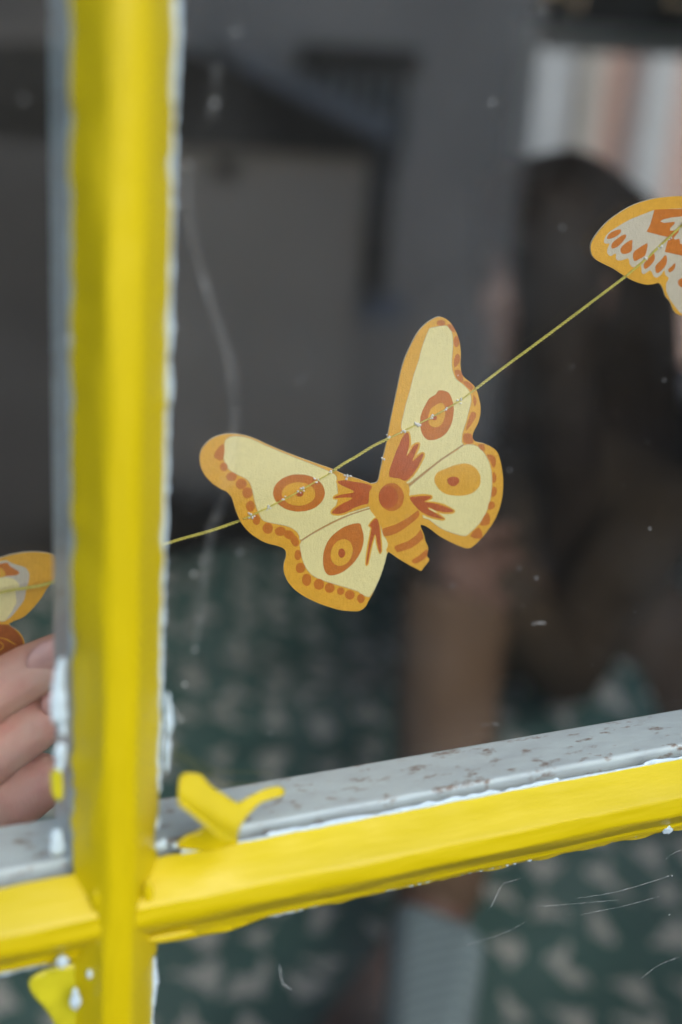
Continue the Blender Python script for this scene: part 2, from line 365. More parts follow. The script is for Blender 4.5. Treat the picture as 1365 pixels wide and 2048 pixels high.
# thin raised lip along the back edge of the inner bar
# glass: four panes
xc0, zc0 = .263*D, -.797*D
for (x0, x1_, z0, z1_) in ((WX0+.03, xc0-.001, zc0+.001, WZ1-.03), (xc0+.001, WX1-.03, zc0+.001, WZ1-.03), (WX0+.03, xc0-.001, WZ0+.03, zc0-.001), (xc0+.001, WX1-.03, WZ0+.03, zc0-.001)):
    bxo('glass_pane', x0, x1_, .0004, .0034, z0, z1_, GLASS, win)
# outer frame
for q in ((WX0, WX0+.045, WZ0, WZ1), (WX1-.045, WX1, WZ0, WZ1)): bxo('frame', q[0], q[1], -.014, .09, q[2], q[3], YELLOW, win, .002)
for q in ((WX0+.045, WX1-.045, WZ0, WZ0+.045), (WX0+.045, WX1-.045, WZ1-.045, WZ1)): bxo('frame', q[0], q[1], -.013, .09, q[2], q[3], YELLOW, win, .002)

# ragged bare putty showing beside the yellow paint
def ragged(name, axis, base, sgn, t0, t1, width, M, parent, seed, y=-.0006, thr=-.2, thick=.0008, fq=90):
    """strip of lumps on the glass: from base outwards by a noisy width"""
    step = .0006; n = int((t1-t0)/step); vs = []; fs = []
    for i in range(n+1):
        t = t0+step*i
        w = width*(.75+1.0*nz(Vector((t, seed, 0)), fq)+.7*nz(Vector((t, seed, 5)), fq*5))
        w = max(0, w) if nz(Vector((t, seed, 9)), fq*.5) > thr else w*.15
        for (f_, h) in ((-.6, 0), (0, thick), (.6, thick*(.8+nz(Vector((t, 1, seed)), 800))), (1, 0)):
            c = base + sgn*w*f_ if f_ > 0 else base + sgn*width*f_
            p = Vector((c, y-h, t)) if axis == 'v' else Vector((t, y-h, c))
            vs.append(p)
    for i in range(n):
        for j in range(3): fs.append((i*4+j, i*4+j+1, i*4+j+5, i*4+j+4))
    return mesh(name, vs, fs, M, parent, True)
ragged('putty_edge', 'v', .3015*D, 1, -.72*D, .5*D, .0010, PUTTY, win, 3, y=.0, thr=-.45, thick=.0003)
ragged('putty_edge', 'v', .3010*D, 1, -1.15*D, -.86*D, .0012, PUTTY, win, 13, y=.0, thr=-.1)
ragged('putty_edge', 'h', -.751*D, 1, .325*D, 1.25*D, .0012, PUTTY, win, 5, y=.0, thr=-.1, thick=.0004, fq=50)
ragged('putty_edge', 'h', -.841*D, -1, .31*D, 1.25*D, .0013, PUTTY, win, 8, y=.0, thr=.02, fq=70)
ragged('putty_edge', 'h', -.841*D, -1, -.3*D, .2*D, .0018, PUTTY, win, 18, y=.0, thr=-.2, fq=40)

def lump(bm, p, rx, rz, ry, seed):
    m_ = Matrix.Translation(p) @ Matrix.Diagonal((rx, ry, rz, 1))
    r = bmesh.ops.create_icosphere(bm, subdivisions=3, radius=1, matrix=m_)
    for v in r['verts']:
        d_ = v.co-p; v.co = p+d_*(1+.45*noise.noise(Vector((v.co.x*500+seed, v.co.y*500, v.co.z*500)))+.3*noise.noise(v.co*1400))
for i, (px, py, rx, rz) in enumerate([(121, 1352, .0018, .0050), (119, 1405, .0024, .0058), (118, 1428, .0026, .0028), (126, 1456, .0012, .0024), (122, 1507, .0020, .0034), (120, 1530, .0015, .0020), (114, 1688, .0022, .0040),
                                       (336, 1408, .0008, .003), (339, 1440, .0014, .004), (335, 1500, .0010, .006), (322, 1690, .002, .0016), (352, 1690, .0016, .001), (338, 780, .0010, .005), (352, 100, .0012, .012)]):
    bm = bmesh.new(); lump(bm, at(px, py, -.0004), rx*.75, rz, .0003, i*3.1)
    from_bm('putty_lump', bm, PUTTY, win, True)
for i, (px, py, r) in enumerate([(1131, 1698, .0010), (1290, 1662, .0008), (1336, 1656, .0017), (943, 1737, .0008), (975, 1730, .0008), (126, 1924, .0015), (181, 1948, .0012), (150, 2000, .0013)]):
    bm = bmesh.new(); lump(bm, at(px, py, -.0010 if py < 1900 else -.006), r, r*(1 if i != 7 else 2.5), r*.7, i*5.7+40)
    from_bm('paint_chip', bm, PUTTY, win, True)

# thick paint gathered in the corners of the cross
for i, (px, py, Y_, rx, rz) in enumerate([(196, 1800, -.0085, .0016, .0045), (297, 1785, -.0080, .0014, .0040), (1050, 1700, -.0008, .004, .0008), (640, 1800, -.0012, .006, .0010), (345, 1872, -.0030, .007, .0014)]):
    bm = bmesh.new(); lump(bm, at(px, py, Y_), rx, rz, .0010, i*2.3+90)
    o = from_bm('paint_ridge', bm, YELLOW, win, True); sm = o.modifiers.new('soft', 'SMOOTH'); sm.iterations = 8
# flap of peeling paint and smears on the glass
def sheet(name, pts, depth, M, parent, th=.0002, n=3, closed_smooth=True, grid=.0):
    P = catmull(pts, n) if closed_smooth else [Vector(p) for p in pts]
    N = len(P); P = [Vector((p.x, p.y)) for p in P]
    ex_ = []
    if grid:
        xs = [p.x for p in P]; ys = [p.y for p in P]; x = min(xs)+grid/2
        while x < max(xs):
            y = min(ys)+grid/2
            while y < max(ys):
                c = False; j = N-1
                for i in range(N):
                    if (P[i].y > y) != (P[j].y > y) and x < (P[j].x-P[i].x)*(y-P[i].y)/(P[j].y-P[i].y)+P[i].x: c = not c
                    j = i
                if c: ex_.append(Vector((x, y)))
                y += grid
            x += grid
    v, e, f, *_ = delaunay_2d_cdt(P+ex_, [], [list(range(N))], 1, 1e-4)
    o = mesh(name, [at(p.x, p.y, depth(p.x, p.y)) for p in v], [tuple(q) for q in f], M, parent, True)
    s = o.modifiers.new('thick', 'SOLIDIFY'); s.thickness = th; s.offset = 0
    return o
z4 = lambda L_: [(340+x/4.875, 1520+y/4.875) for x, y in L_]
flap = z4([(110,150),(230,130),(310,155),(400,260),(520,335),(640,415),(700,400),(800,345),(940,280),(1060,262),(1115,295),(1100,350),(1000,380),(880,425),(800,500),(720,590),(670,690),(650,770),(520,770),(420,700),(300,600),(180,500),(95,430),(85,330)])
def flapd(x, y):
    zx, zy = (x-340)*4.875, (y-1520)*4.875
    k = (zy-(370+(zx-110)*.574))/1.15                    # distance from the fold, negative above it
    d0 = -.0042 if k > 0 else -.0042-.00002*k*-1
    return -.010 - (.00005*k if k > 0 else .000022*k) - .003*max(0, (zx-700)/400) if zx < 2000 else d0
sheet('paint_flap', flap, flapd, YELLOW, win, .0005, 3, True, 9)
SMEAR = mat('thin_yellow_smear', (.55, .52, .02), .35, .2, 120, .4, 200, dist=.0005)
sheet('paint_smear', z4([(60,830),(150,740),(250,700),(330,660),(420,700),(520,740),(640,760),(640,830),(420,880),(150,870)]), lambda x, y: -.0004, YELLOW, win, .0005, 3, True, 12)
sheet('paint_smear', [(58,1965),(75,1948),(110,1935),(170,1925),(222,1905),(222,2150),(120,2150),(112,2060),(92,2020),(66,1990)], lambda x, y: -.0004, SMEAR, win, .0005, 3, True, 14)
sheet('paint_smear', [(102,1550),(112,1540),(124,1548),(126,1590),(118,1602),(106,1590)], lambda x, y: -.0006, SMEAR, win, .0005, 3, True, 10)
sheet('paint_smear', [(300,1868),(330,1862),(420,1846),(520,1826),(560,1820),(470,1858),(400,1872),(350,1882),(310,1880)], lambda x, y: -.0005, YELLOW, win, .0005, 3, True, 12)
# dirt on the glass
def ribbon(name, pts, wd_, M, parent, y=-.0002):
    P = catmull(pts, 8, False); v = []; f = []
    for i, p in enumerate(P):
        t = (P[min(len(P)-1, i+1)]-P[max(0, i-1)]); t = Vector((t.x, t.y)).normalized(); nn = Vector((-t.y, t.x))
        w = wd_*(.6+.9*abs(noise.noise(Vector((i*.35, wd_, 2))))) * min(1, .25+i/4, .25+(len(P)-1-i)/4)
        v += [at(p.x+nn.x*w, p.y+nn.y*w, y), at(p.x-nn.x*w, p.y-nn.y*w, y)]
    for i in range(len(P)-1): f.append((2*i, 2*i+1, 2*i+3, 2*i+2))
    return mesh(name, v, f, M, parent)
ribbon('water_mark', [(372,330),(376,420),(392,510),(412,575),(440,660),(462,740),(470,830),(460,930),(440,1010),(420,1080),(408,1160),(402,1230),(388,1300)], 13, DRIP, win)
ribbon('water_mark', [(436,120),(430,180),(424,240)], 12, DRIP, win)
ribbon('water_mark', [(404,540),(412,575),(420,600)], 9, DRIP, win, -.00035)
for pts, w in (([(1150,1798),(1230,1785),(1310,1762),(1345,1750)], 1.0), ([(1160,1830),(1250,1812),(1330,1790)], .8), ([(1005,1768),(1045,1757)], 1.0), ([(1005,1768),(990,1800),(981,1818)], 1.6), ([(1330,1720),(1350,1706),(1365,1700)], .9),
               ([(1280,1960),(1320,1930),(1360,1915)], 1.0), ([(1060,1815),(1150,1808),(1240,1800)], .7), ([(960,1452),(985,1448),(1000,1451)], 1.2), ([(1065,1250),(1075,1246),(1095,1246)], 3.0), ([(900,1900),(1000,1870),(1060,1840)], .6),
               ([(330,1400),(350,1420),(365,1450)], 5), ([(560,1930),(565,1965),(585,1980)], 3)):
    ribbon('scratch', pts, w, SCRATCH, win)
bm = bmesh.new()
sp = [(48,195,6),(474,62,8),(985,205,7),(430,205,9),(375,330,8),(412,570,6),(480,1105,6),(388,1148,8),(390,1300,7),(541,1467,4),(1301,1057,5),(603,760,5),(1126,455,5),(1040,1137,4),(1072,1156,4),(1087,20,6),(1075,1156,4),(140,680,8),(1345,1752,5),(1340,1830,4),(905,1170,4),(370,1370,8),(1345,1650,4),(1020,940,4),(1330,760,4)]
sp += [(random.uniform(380, 1360), random.uniform(0, 1460), random.uniform(1, 2.6)) for _ in range(90)]
sp += [(random.uniform(340, 1360), random.uniform(1800, 2040), random.uniform(.6, 1.8)) for _ in range(90)]
for (px, py, r) in sp:
    c = at(px, py, -.0003); rr = r*.5/F*.36; q = [bm.verts.new(c+Vector((math.cos(k*math.pi/4)*rr*random.uniform(.7, 1.2), 0, math.sin(k*math.pi/4)*rr*random.uniform(.7, 1.2)))) for k in range(8)]
    bm.faces.new(q)
o = from_bm('dust', bm, SPECK, win); o['kind'] = 'stuff'

# ------------------------------------------------------------------ paper butterflies
BY = .28*D                                   # they hang this far behind the glass
def inside(x, y, P):
    c = False; j = len(P)-1
    for i in range(len(P)):
        if (P[i][1] > y) != (P[j][1] > y) and x < (P[j][0]-P[i][0])*(y-P[i][1])/(P[j][1]-P[i][1])+P[i][0]: c = not c
        j = i
    return c
def offset(P, d):
    N = len(P); ar = sum(P[i][0]*P[(i+1) % N][1]-P[(i+1) % N][0]*P[i][1] for i in range(N)); s = 1 if ar > 0 else -1
    out = []
    for i in range(N):
        a = Vector(P[i-1]); b = Vector(P[i]); c = Vector(P[(i+1) % N])
        n1 = (b-a).normalized(); n2 = (c-b).normalized(); n = Vector((n1.y+n2.y, -(n1.x+n2.x)))
        if n.length < .2: n = Vector((n1.x, n1.y))
        n.normalize(); out.append((b.x+n.x*d*s, b.y+n.y*d*s))
    return out
def ell(cx, cy, rx, ry, rot=0, n=14):
    r = math.radians(rot)
    return [(cx+math.cos(t)*rx*math.cos(r)-math.sin(t)*ry*math.sin(r), cy+math.cos(t)*rx*math.sin(r)+math.sin(t)*ry*math.cos(r)) for t in [k*2*math.pi/n for k in range(n)]]
def card(root, sil, layers, mats, depth, split, names, th=.0006, grid=10):
    """a paper cut-out: one sheet, cut up by its printed outlines; split(x, y) names the part a face belongs to"""
    sil = [Vector((p[0], p[1])) for p in sil]
    verts = list(sil); faces = [list(range(len(sil)))]; mi = [0]
    for (poly, k, sm) in layers:
        P = catmull(poly, sm) if sm > 1 else [Vector(p) for p in poly]
        P = [Vector((p.x+.55*noise.noise(Vector((p.x*.21, p.y*.21, 3))), p.y+.55*noise.noise(Vector((p.x*.21, p.y*.21, 8))))) for p in P]
        faces.append(list(range(len(verts), len(verts)+len(P)))); verts += P; mi.append(k)
    xs = [p.x for p in sil]; ys = [p.y for p in sil]; x = min(xs)
    while x < max(xs):
        y = min(ys)
        while y < max(ys):
            if inside(x, y, sil): verts.append(Vector((x, y)))
            y += grid
        x += grid
    for fc in faces:
        N_ = len(fc); ar = sum(verts[fc[i]].x*verts[fc[(i+1) % N_]].y-verts[fc[(i+1) % N_]].x*verts[fc[i]].y for i in range(N_))
        if ar < 0: fc.reverse()
    v, e, f, vo, eo, fo = delaunay_2d_cdt(verts, [], faces, 1, 1e-3)
    cnt = {}
    keep = []
    for fc, of in zip(f, fo):
        if 0 not in of: continue                        # print stays on the paper
        keep.append((fc, mi[max(of)]))
        for i in range(3):
            k = tuple(sorted((fc[i], fc[(i+1) % 3]))); cnt[k] = cnt.get(k, 0)+1
    groups = {}
    for fc, k in keep:
        cx = sum(v[i].x for i in fc)/3; cy = sum(v[i].y for i in fc)/3
        groups.setdefault(split(cx, cy), []).append((fc, k))
    for key, lst in groups.items():
        idx = {}; V = []; Fc = []; Mi = []
        def gi(i):
            if i not in idx:
                idx[i] = len(V); d_ = depth(v[i].x, v[i].y); p = at(v[i].x, v[i].y, d_); V.append(p); V.append(p+Vector((0, th, 0)))
            return idx[i]
        for fc, k in lst:
            a_, b2, c_ = [gi(i) for i in fc]
            Fc.append((a_, b2, c_)); Mi.append(k); Fc.append((a_+1, c_+1, b2+1)); Mi.append(1)
            for i in range(3):
                e1, e2 = fc[i], fc[(i+1) % 3]
                if cnt[tuple(sorted((e1, e2)))] == 1:
                    Fc.append((gi(e2), gi(e1), gi(e1)+1, gi(e2)+1)); Mi.append(1)
        o = mesh(names[key], V, Fc, mats, root)
        for p, k in zip(o.data.polygons, Mi): p.material_index = k
MATS = [P_GOLD, P_PAPER, P_CREAM, P_RED, P_ORANGE, P_LINE, P_STONE, P_BROWN, P_SHADE]
GOLD, PAPER, CREAM, RED, ORANGE, LINE, STONE, BROWN, SHADE = range(9)
A = lambda L_: [(380+x/3.4125, 820+y/3.4125) for x, y in L_]
B = lambda L_: [(700+x/3.7235, 610+y/3.7235) for x, y in L_]
leftout = A([(1200,488),(1150,470),(1050,438),(980,405),(850,360),(700,305),(560,248),(450,198),(380,175),(300,162),(230,167),(160,190),(105,235),(75,285),(68,340),(80,400),(110,455),(160,505),(215,540),(250,556),(285,595),(303,650),(325,715),(352,770),(400,830),(460,875),(520,907),(590,925),(635,942),(655,965),(657,1000),(645,1040),(640,1085),(650,1130),(675,1180),(715,1225),(780,1272),(860,1312),(950,1345),(1040,1368),(1130,1374),(1170,1366),(1200,1340),(1228,1290),(1260,1230),(1300,1140),(1330,1050),(1345,985)])
rightout = B([(291,1838),(350,1880),(430,1930),(500,1965),(530,1980),(548,1960),(592,1900),(576,1868),(585,1810),(565,1760),(550,1700),(527,1645),(550,1640),(600,1668),(660,1715),(740,1760),(830,1800),(880,1812),(910,1803),(960,1760),(1020,1690),(1080,1600),(1120,1500),(1140,1400),(1143,1300),(1135,1220),(1120,1150),(1100,1095),(1060,1060),(1000,1032),(940,1018),(916,985),(925,940),(955,880),(972,820),(975,760),(965,700),(940,620),(900,575),(850,535),(830,490),(825,430),(828,360),(822,290),(805,230),(775,165),(735,115),(680,88),(630,98),(560,145),(500,215),(450,310),(410,400),(380,500),(355,620),(325,760),(300,880),(275,1020),(250,1130),(230,1220),(214,1300),(195,1324),(160,1330)])
sil = catmull(leftout, 3, False) + catmull(rightout, 3, False)
body = B([(148,1390),(165,1345),(215,1302),(300,1285),(370,1295),(430,1330),(447,1380),(447,1430),(512,1515),(532,1600),(535,1645),(560,1700),(575,1760),(600,1810),(590,1870),(610,1900),(560,1980),(530,2000),(430,1950),(280,1850),(285,1780),(250,1700),(230,1620),(185,1570),(150,1520),(140,1450)])
hL = A([(1010,485),(1060,480),(1130,490),(1200,502),(1245,522),(1225,560),(1222,635),(1190,645),(1130,665),(1060,700),(1010,710),(975,705),(975,690),(1020,650),(1080,620),(1110,600),(1050,598),(990,602),(990,594),(1030,577),(1118,563),(1105,545),(1060,525),(1020,505)])
aL = A([(1225,790),(1250,755),(1272,740),(1290,765),(1300,850),(1306,960),(1295,972),(1280,910),(1268,850),(1255,870),(1235,940),(1214,1050),(1204,1050),(1212,980),(1228,880),(1242,805)])
hR = B([(435,952),(445,1000),(440,1060),(420,1130),(445,1100),(475,1050),(508,1032),(512,1045),(490,1100),(467,1160),(495,1140),(530,1112),(548,1107),(545,1130),(510,1200),(470,1260),(415,1310),(370,1292),(295,1280),(300,1220),(320,1160),(350,1080),(380,1010),(405,965)])
kR = B([(443,1435),(500,1425),(560,1420),(605,1425),(600,1440),(556,1465),(620,1475),(700,1495),(772,1530),(762,1542),(700,1543),(640,1530),(592,1508),(584,1516),(640,1550),(698,1588),(690,1593),(620,1580),(540,1545),(490,1500)])
creamL = A([(245,205),(300,180),(380,186),(450,212),(560,262),(700,320),(850,378),(960,425),(1000,455),(1000,500),(1010,600),(990,700),(1080,705),(1225,660),(1225,668),(1150,692),(1050,728),(900,804),(762,885),(750,862),(738,838),(700,805),(640,785),(560,770),(505,755),(480,720),(455,660),(440,600),(425,530),(400,480),(360,455),(300,425),(255,390),(235,340),(228,280)])
creamL2 = A([(766,897),(900,815),(1050,740),(1150,702),(1235,678),(1262,716),(1290,755),(1320,860),(1352,900),(1355,970),(1330,1055),(1296,1150),(1226,1276),(1150,1237),(1050,1205),(950,1175),(880,1150),(830,1120),(790,1070),(765,1000),(755,940)])
creamR = B([(600,172),(650,162),(700,153),(738,165),(757,195),(766,250),(765,340),(758,420),(765,490),(790,550),(840,590),(880,630),(900,670),(902,720),(885,790),(865,870),(838,950),(833,1020),(842,1036),(800,1066),(720,1116),(640,1176),(560,1236),(480,1298),(430,1328),(400,1300),(400,1100),(425,1000),(385,915),(400,830),(420,740),(450,640),(480,520),(520,400),(530,350),(560,260),(590,185)])
creamR2 = B([(450,1350),(560,1262),(680,1162),(800,1084),(850,1047),(900,1040),(950,1055),(990,1090),(1020,1140),(1045,1200),(1058,1280),(1055,1380),(1040,1470),(1005,1560),(960,1630),(900,1690),(860,1718),(800,1705),(720,1680),(650,1640),(590,1595),(550,1585),(545,1550),(510,1500),(450,1430),(443,1385)])
Ly = [(offset(creamL, .9), SHADE, 2), (creamL, CREAM, 2), (offset(creamL2, .9), SHADE, 2), (creamL2, CREAM, 2), (offset(creamR, .9), SHADE, 2), (creamR, CREAM, 2), (offset(creamR2, .9), SHADE, 2), (creamR2, CREAM, 2)]
Ly += [(A([(760,886),(850,828),(960,768),(1060,722),(1150,690),(1240,664),(1240,672),(1150,700),(1060,732),(960,778),(850,838),(765,895)]), LINE, 2), (B([(436,1338),(520,1268),(600,1205),(690,1138),(780,1078),(842,1038),(846,1046),(780,1088),(700,1146),(606,1218),(530,1278),(450,1348)]), LINE, 2)]
for h in (hL, hR, kR, aL): Ly += [(offset(h, 3.6 if h is not aL else 2.6), GOLD, 2)]
Ly += [(body, GOLD, 3)]
for h in (hL, hR, kR, aL): Ly += [(h, RED, 2)]
Ly += [(A(ell(745,566,177,128)), ORANGE, 3), (A(ell(742,573,115,80)), GOLD, 3), (A(ell(750,572,25,20)), RED, 2)]
Ly += [(A([(1150,772),(1172,800),(1188,880),(1170,960),(1130,1030),(1080,1080),(1020,1118),(960,1130),(925,1105),(910,1050),(912,980),(935,910),(980,850),(1060,795)]), ORANGE, 3), (A(ell(1037,973,72,94,22)), GOLD, 3), (A(ell(1037,977,24,32)), RED, 2)]
Ly += [(B([(630,1300),(650,1250),(700,1225),(760,1200),(830,1182),(890,1185),(945,1220),(974,1280),(970,1340),(930,1390),(870,1415),(790,1420),(710,1405),(655,1360)]), GOLD, 3), (B([(725,1300),(760,1278),(805,1285),(818,1310),(800,1340),(770,1350),(740,1338)]), RED, 2)]
Ly += [(B([(655,640),(690,635),(740,655),(765,710),(775,780),(765,860),(730,940),(680,985),(610,1008),(560,990),(530,930),(525,850),(545,780),(590,700),(640,665)]), ORANGE, 3), (B([(640,745),(680,730),(705,745),(712,800),(700,860),(670,900),(630,910),(595,890),(585,840),(600,780)]), GOLD, 3), (B(ell(630,840,20,18)), RED, 2)]
Ly += [(B(ell(310,1430,95,105)), ORANGE, 2), (B(ell(288,1430,73,84)), RED, 2)]
for s in ([(248,1665),(330,1640),(430,1585),(500,1535),(517,1542),(512,1580),(440,1640),(350,1700),(260,1722)], [(335,1795),(430,1760),(500,1710),(530,1672),(548,1720),(540,1750),(460,1810),(360,1840),(345,1830)], [(462,1900),(520,1865),(575,1815),(580,1868),(530,1910),(480,1927)]): Ly.append((B(s), ORANGE, 2))
sc = [ell(232,388,27,30), ell(285,455,37,30), ell(350,505,38,36), ell(393,565,36,38), ell(413,657,30,38), ell(455,750,26,35), ell(532,808,36,38), ell(618,828,38,32), ell(678,852,38,30,25), ell(716,893,26,42,-20), ell(738,990,24,36), ell(755,1078,33,36), ell(798,1160,32,42), ell(882,1190,36,38), ell(955,1215,35,34), ell(1030,1237,26,25), ell(1092,1262,34,32), ell(1168,1287,27,32), [(235,232),(190,262),(163,310),(185,335),(228,340)]]
for s in sc: Ly.append((A(s), ORANGE, 2))
sc = [ell(680,132,33,22), [(725,142),(770,150),(788,200),(760,195)], ell(795,272,22,42), [(780,465),(778,400),(800,362),(822,380),(815,430)], [(782,485),(830,490),(848,560),(830,575),(795,540)], [(842,575),(880,568),(920,600),(905,635)], [(920,670),(945,700),(940,745),(925,748)], [(865,935),(880,870),(905,800),(935,800),(942,830),(900,900)],
      [(850,960),(905,960),(922,1020),(890,1035),(848,1020)], [(955,1040),(1000,1040),(1005,1088),(975,1075)], [(1020,1112),(1080,1125),(1090,1180),(1070,1215),(1045,1160)], [(1068,1240),(1092,1270),(1090,1310),(1065,1325)], [(1070,1350),(1097,1370),(1090,1415),(1060,1430),(1055,1400)], [(1040,1465),(1075,1468),(1083,1500),(1060,1522),(1030,1520)], [(1020,1545),(1045,1580),(1040,1630),(1005,1643),(970,1635)], [(960,1655),(990,1710),(970,1742),(895,1722)]]
for s in sc: Ly.append((B(s), ORANGE, 2))
bodyc = catmull(body, 3)
def split_mid(x, y):
    if inside(x, y, bodyc): return 'b'
    return 'l' if x < 770+(y-980)*.45 else 'r'
def bend_mid(x, y):
    u = (x-790)/400.0
    return BY + (.004*u*u*-1.2 if u < 0 else -.003*u*u) + .0006*math.sin(y*.012)
bf = tag(empty('paper_butterfly'), 'whole yellow and cream paper butterfly with eye spots, in the middle of the pane', 'butterfly', 'paper butterflies strung on the thread')
card(bf, sil, Ly, MATS, bend_mid, split_mid, {'b': 'body', 'l': 'wing', 'r': 'wing'})

# right-hand butterfly, half of it outside the frame
E = lambda L_: [(1165+x/6.825, 370+y/6.825) for x, y in L_]
AX = 2250
half = [(AX,330),(2170,390),(2080,440),(1850,270),(1600,180),(1365,150),(1250,152),(1100,165),(950,190),(780,240),(640,300),(500,385),(370,480),(270,580),(190,680),(140,760),(118,830),(125,920),(160,985),(230,1040),(330,1090),(430,1140),(520,1200),(600,1250),(690,1300),(780,1335),(880,1357),(970,1350),(1040,1335),(1080,1365),(1110,1430),(1140,1520),(1200,1590),(1225,1650),(1250,1710),(1300,1760),(1400,1800),(1500,1900),(1700,1960),(1900,1880),(2020,1650),(2090,1350),(2140,1500),(2200,1620),(AX,1680)]
mirE = lambda P: [(2*AX-x, y) for x, y in P][::-1]
silR = catmull(E(half + mirE(half)[1:-1]), 3)
pr = [([(970,345),(850,390),(750,430),(650,470),(560,520),(470,575),(400,620),(350,660),(310,720),(300,780),(330,798),(372,800),(355,850),(340,910),(365,955),(400,965),(462,930),(462,1000),(500,1030),(560,1020),(632,1000),(648,1070),(690,1120),(740,1100),(800,1060),(815,1190),(850,1215),(920,1165),(955,1190),(975,1240),(1020,1262),(1080,1220),(1122,1160),(1140,1225),(1185,1270),(1150,1340),(1150,1440),(1200,1560),(1260,1640),(1340,1740),(1500,1840),(1700,1880),(1850,1780),(1950,1500),(2050,1250),(2080,700),(1850,400),(1600,320),(1365,315),(1100,330)], STONE, 2),
      ([(990,330),(1180,325),(1365,320),(1700,380),(1700,440),(1500,430),(1365,428),(1230,440),(1100,470),(1070,495),(1120,515),(1260,500),(1270,520),(1200,590),(1200,622),(1250,620),(1330,590),(1320,640),(1250,720),(1265,745),(1330,730),(1340,800),(1400,800),(1600,760),(1900,700),(1900,1100),(1600,1040),(1365,965),(1130,910),(1160,790),(1200,700),(1160,705),(1050,680),(880,635),(930,540),(960,430)], ORANGE, 1)]
for s in ([(520,600),(525,650),(450,710),(350,735),(345,700),(400,640)], [(590,670),(600,710),(540,790),(480,840),(410,868),(400,820),(430,770),(520,700)], [(680,745),(685,800),(675,900),(590,940),(540,930),(525,870),(580,800)], [(890,790),(885,880),(860,960),(780,1010),(710,1035),(695,930),(760,870)], [(975,915),(990,960),(990,1020),(930,1100),(860,1145),(838,1080),(900,1010),(920,960)], [(1130,960),(1160,980),(1150,1080),(1080,1170),(1015,1200),(1000,1110),(1060,1040)], [(1265,1065),(1275,1100),(1240,1170),(1190,1190),(1175,1150),(1220,1110)], ell(1370,1330,62,62), ell(1620,1500,110,90)):
    pr.append((s, ORANGE, 2))
bodE = [(AX-90,420),(AX-60,340),(AX,315),(AX+60,340),(AX+90,420),(AX+100,800),(AX+80,1300),(AX+40,1600),(AX,1700),(AX-40,1600),(AX-80,1300),(AX-100,800)]
LyR = [(E(p), k, s) for p, k, s in pr] + [(E(mirE(p)), k, s) for p, k, s in pr] + [(E(bodE), GOLD, 2)]
bc = catmull(E(bodE), 3); axp = 1165+AX/6.825
br = tag(empty('paper_butterfly'), 'paper butterfly with stone-coloured wings and orange diamonds, cut off by the right edge', 'butterfly', 'paper butterflies strung on the thread')
card(br, silR, LyR, MATS, lambda x, y: BY+.0008*math.sin(y*.02)-.000008*(x-1365), lambda x, y: 'b' if inside(x, y, bc) else ('l' if x < axp else 'r'), {'b': 'body', 'l': 'wing', 'r': 'wing'})

# left-hand butterfly, held by the fingers
G = lambda L_: [(x/8.53, 1080+y/8.53) for x, y in L_]
AXG = -1500
halfG = [(AXG,250),(-1400,380),(-1000,500),(-600,420),(-250,370),(0,310),(150,262),(350,222),(500,205),(700,210),(880,245),(980,330),(1010,450),(960,600),(860,760),(800,830),(700,1000),(600,1120),(450,1280),(330,1350),(150,1432),(280,1530),(360,1610),(415,1720),(420,1850),(380,2000),(200,2200),(-100,2350),(-500,2400),(-900,2250),(-1200,1900),(-1380,1600),(-1430,1900),(AXG,2100)]
mirG = lambda P: [(2*AXG-x, y) for x, y in P][::-1]
silG = catmull(G(halfG + mirG(halfG)[1:-1]), 2)
prG = [([(-900,560),(-300,470),(0,365),(110,350),(180,385),(300,432),(430,470),(495,560),(492,700),(445,850),(420,1000),(340,1130),(200,1300),(100,1372),(0,1392),(-600,1350),(-1000,1200)], STONE, 2),
       ([(-1000,760),(-500,680),(0,650),(150,640),(280,700),(330,790),(265,880),(280,1060),(250,1130),(120,1340),(0,1382),(-500,1300),(-1000,1100)], CREAM, 2),
       ([(-700,520),(-200,440),(0,405),(125,385),(175,450),(325,540),(290,600),(130,612),(-100,660),(-600,700)], ORANGE, 2),
       ([(-600,560),(-200,500),(0,470),(60,520),(95,610),(0,645),(-300,670),(-600,680)], GOLD, 2),
       ([(-1300,1560),(-700,1460),(-200,1440),(140,1445),(265,1540),(340,1620),(390,1720),(395,1850),(350,1990),(180,2170),(-100,2310),(-500,2360),(-880,2210),(-1180,1880)], BROWN, 2),
       ([(-100,1650),(60,1672),(170,1720),(262,1778),(256,1790),(160,1735),(60,1688),(-100,1668)], GOLD, 2),
       ([(-60,1700),(20,1745),(62,1800),(45,1860),(-20,1890),(-20,1876),(30,1850),(46,1800),(10,1758),(-60,1718)], GOLD, 2)]
bodG = [(AXG-150,500),(AXG,230),(AXG+150,500),(AXG+170,1200),(AXG+80,1900),(AXG,2120),(AXG-80,1900),(AXG-170,1200)]
LyG = [(G(p), k, s) for p, k, s in prG] + [(G(mirG(p)), k, s) for p, k, s in prG] + [(G(bodG), GOLD, 2)]
bcg = catmull(G(bodG), 3)
bl = tag(empty('paper_butterfly'), 'paper butterfly held by the fingers, its hind wing rust brown, left of the yellow upright', 'butterfly', 'paper butterflies strung on the thread')
card(bl, silG, LyG, MATS, lambda x, y: BY+.001, lambda x, y: 'b' if inside(x, y, bcg) else ('l' if x < AXG/8.53 else 'r'), {'b': 'body', 'l': 'wing', 'r': 'wing'}, grid=14)

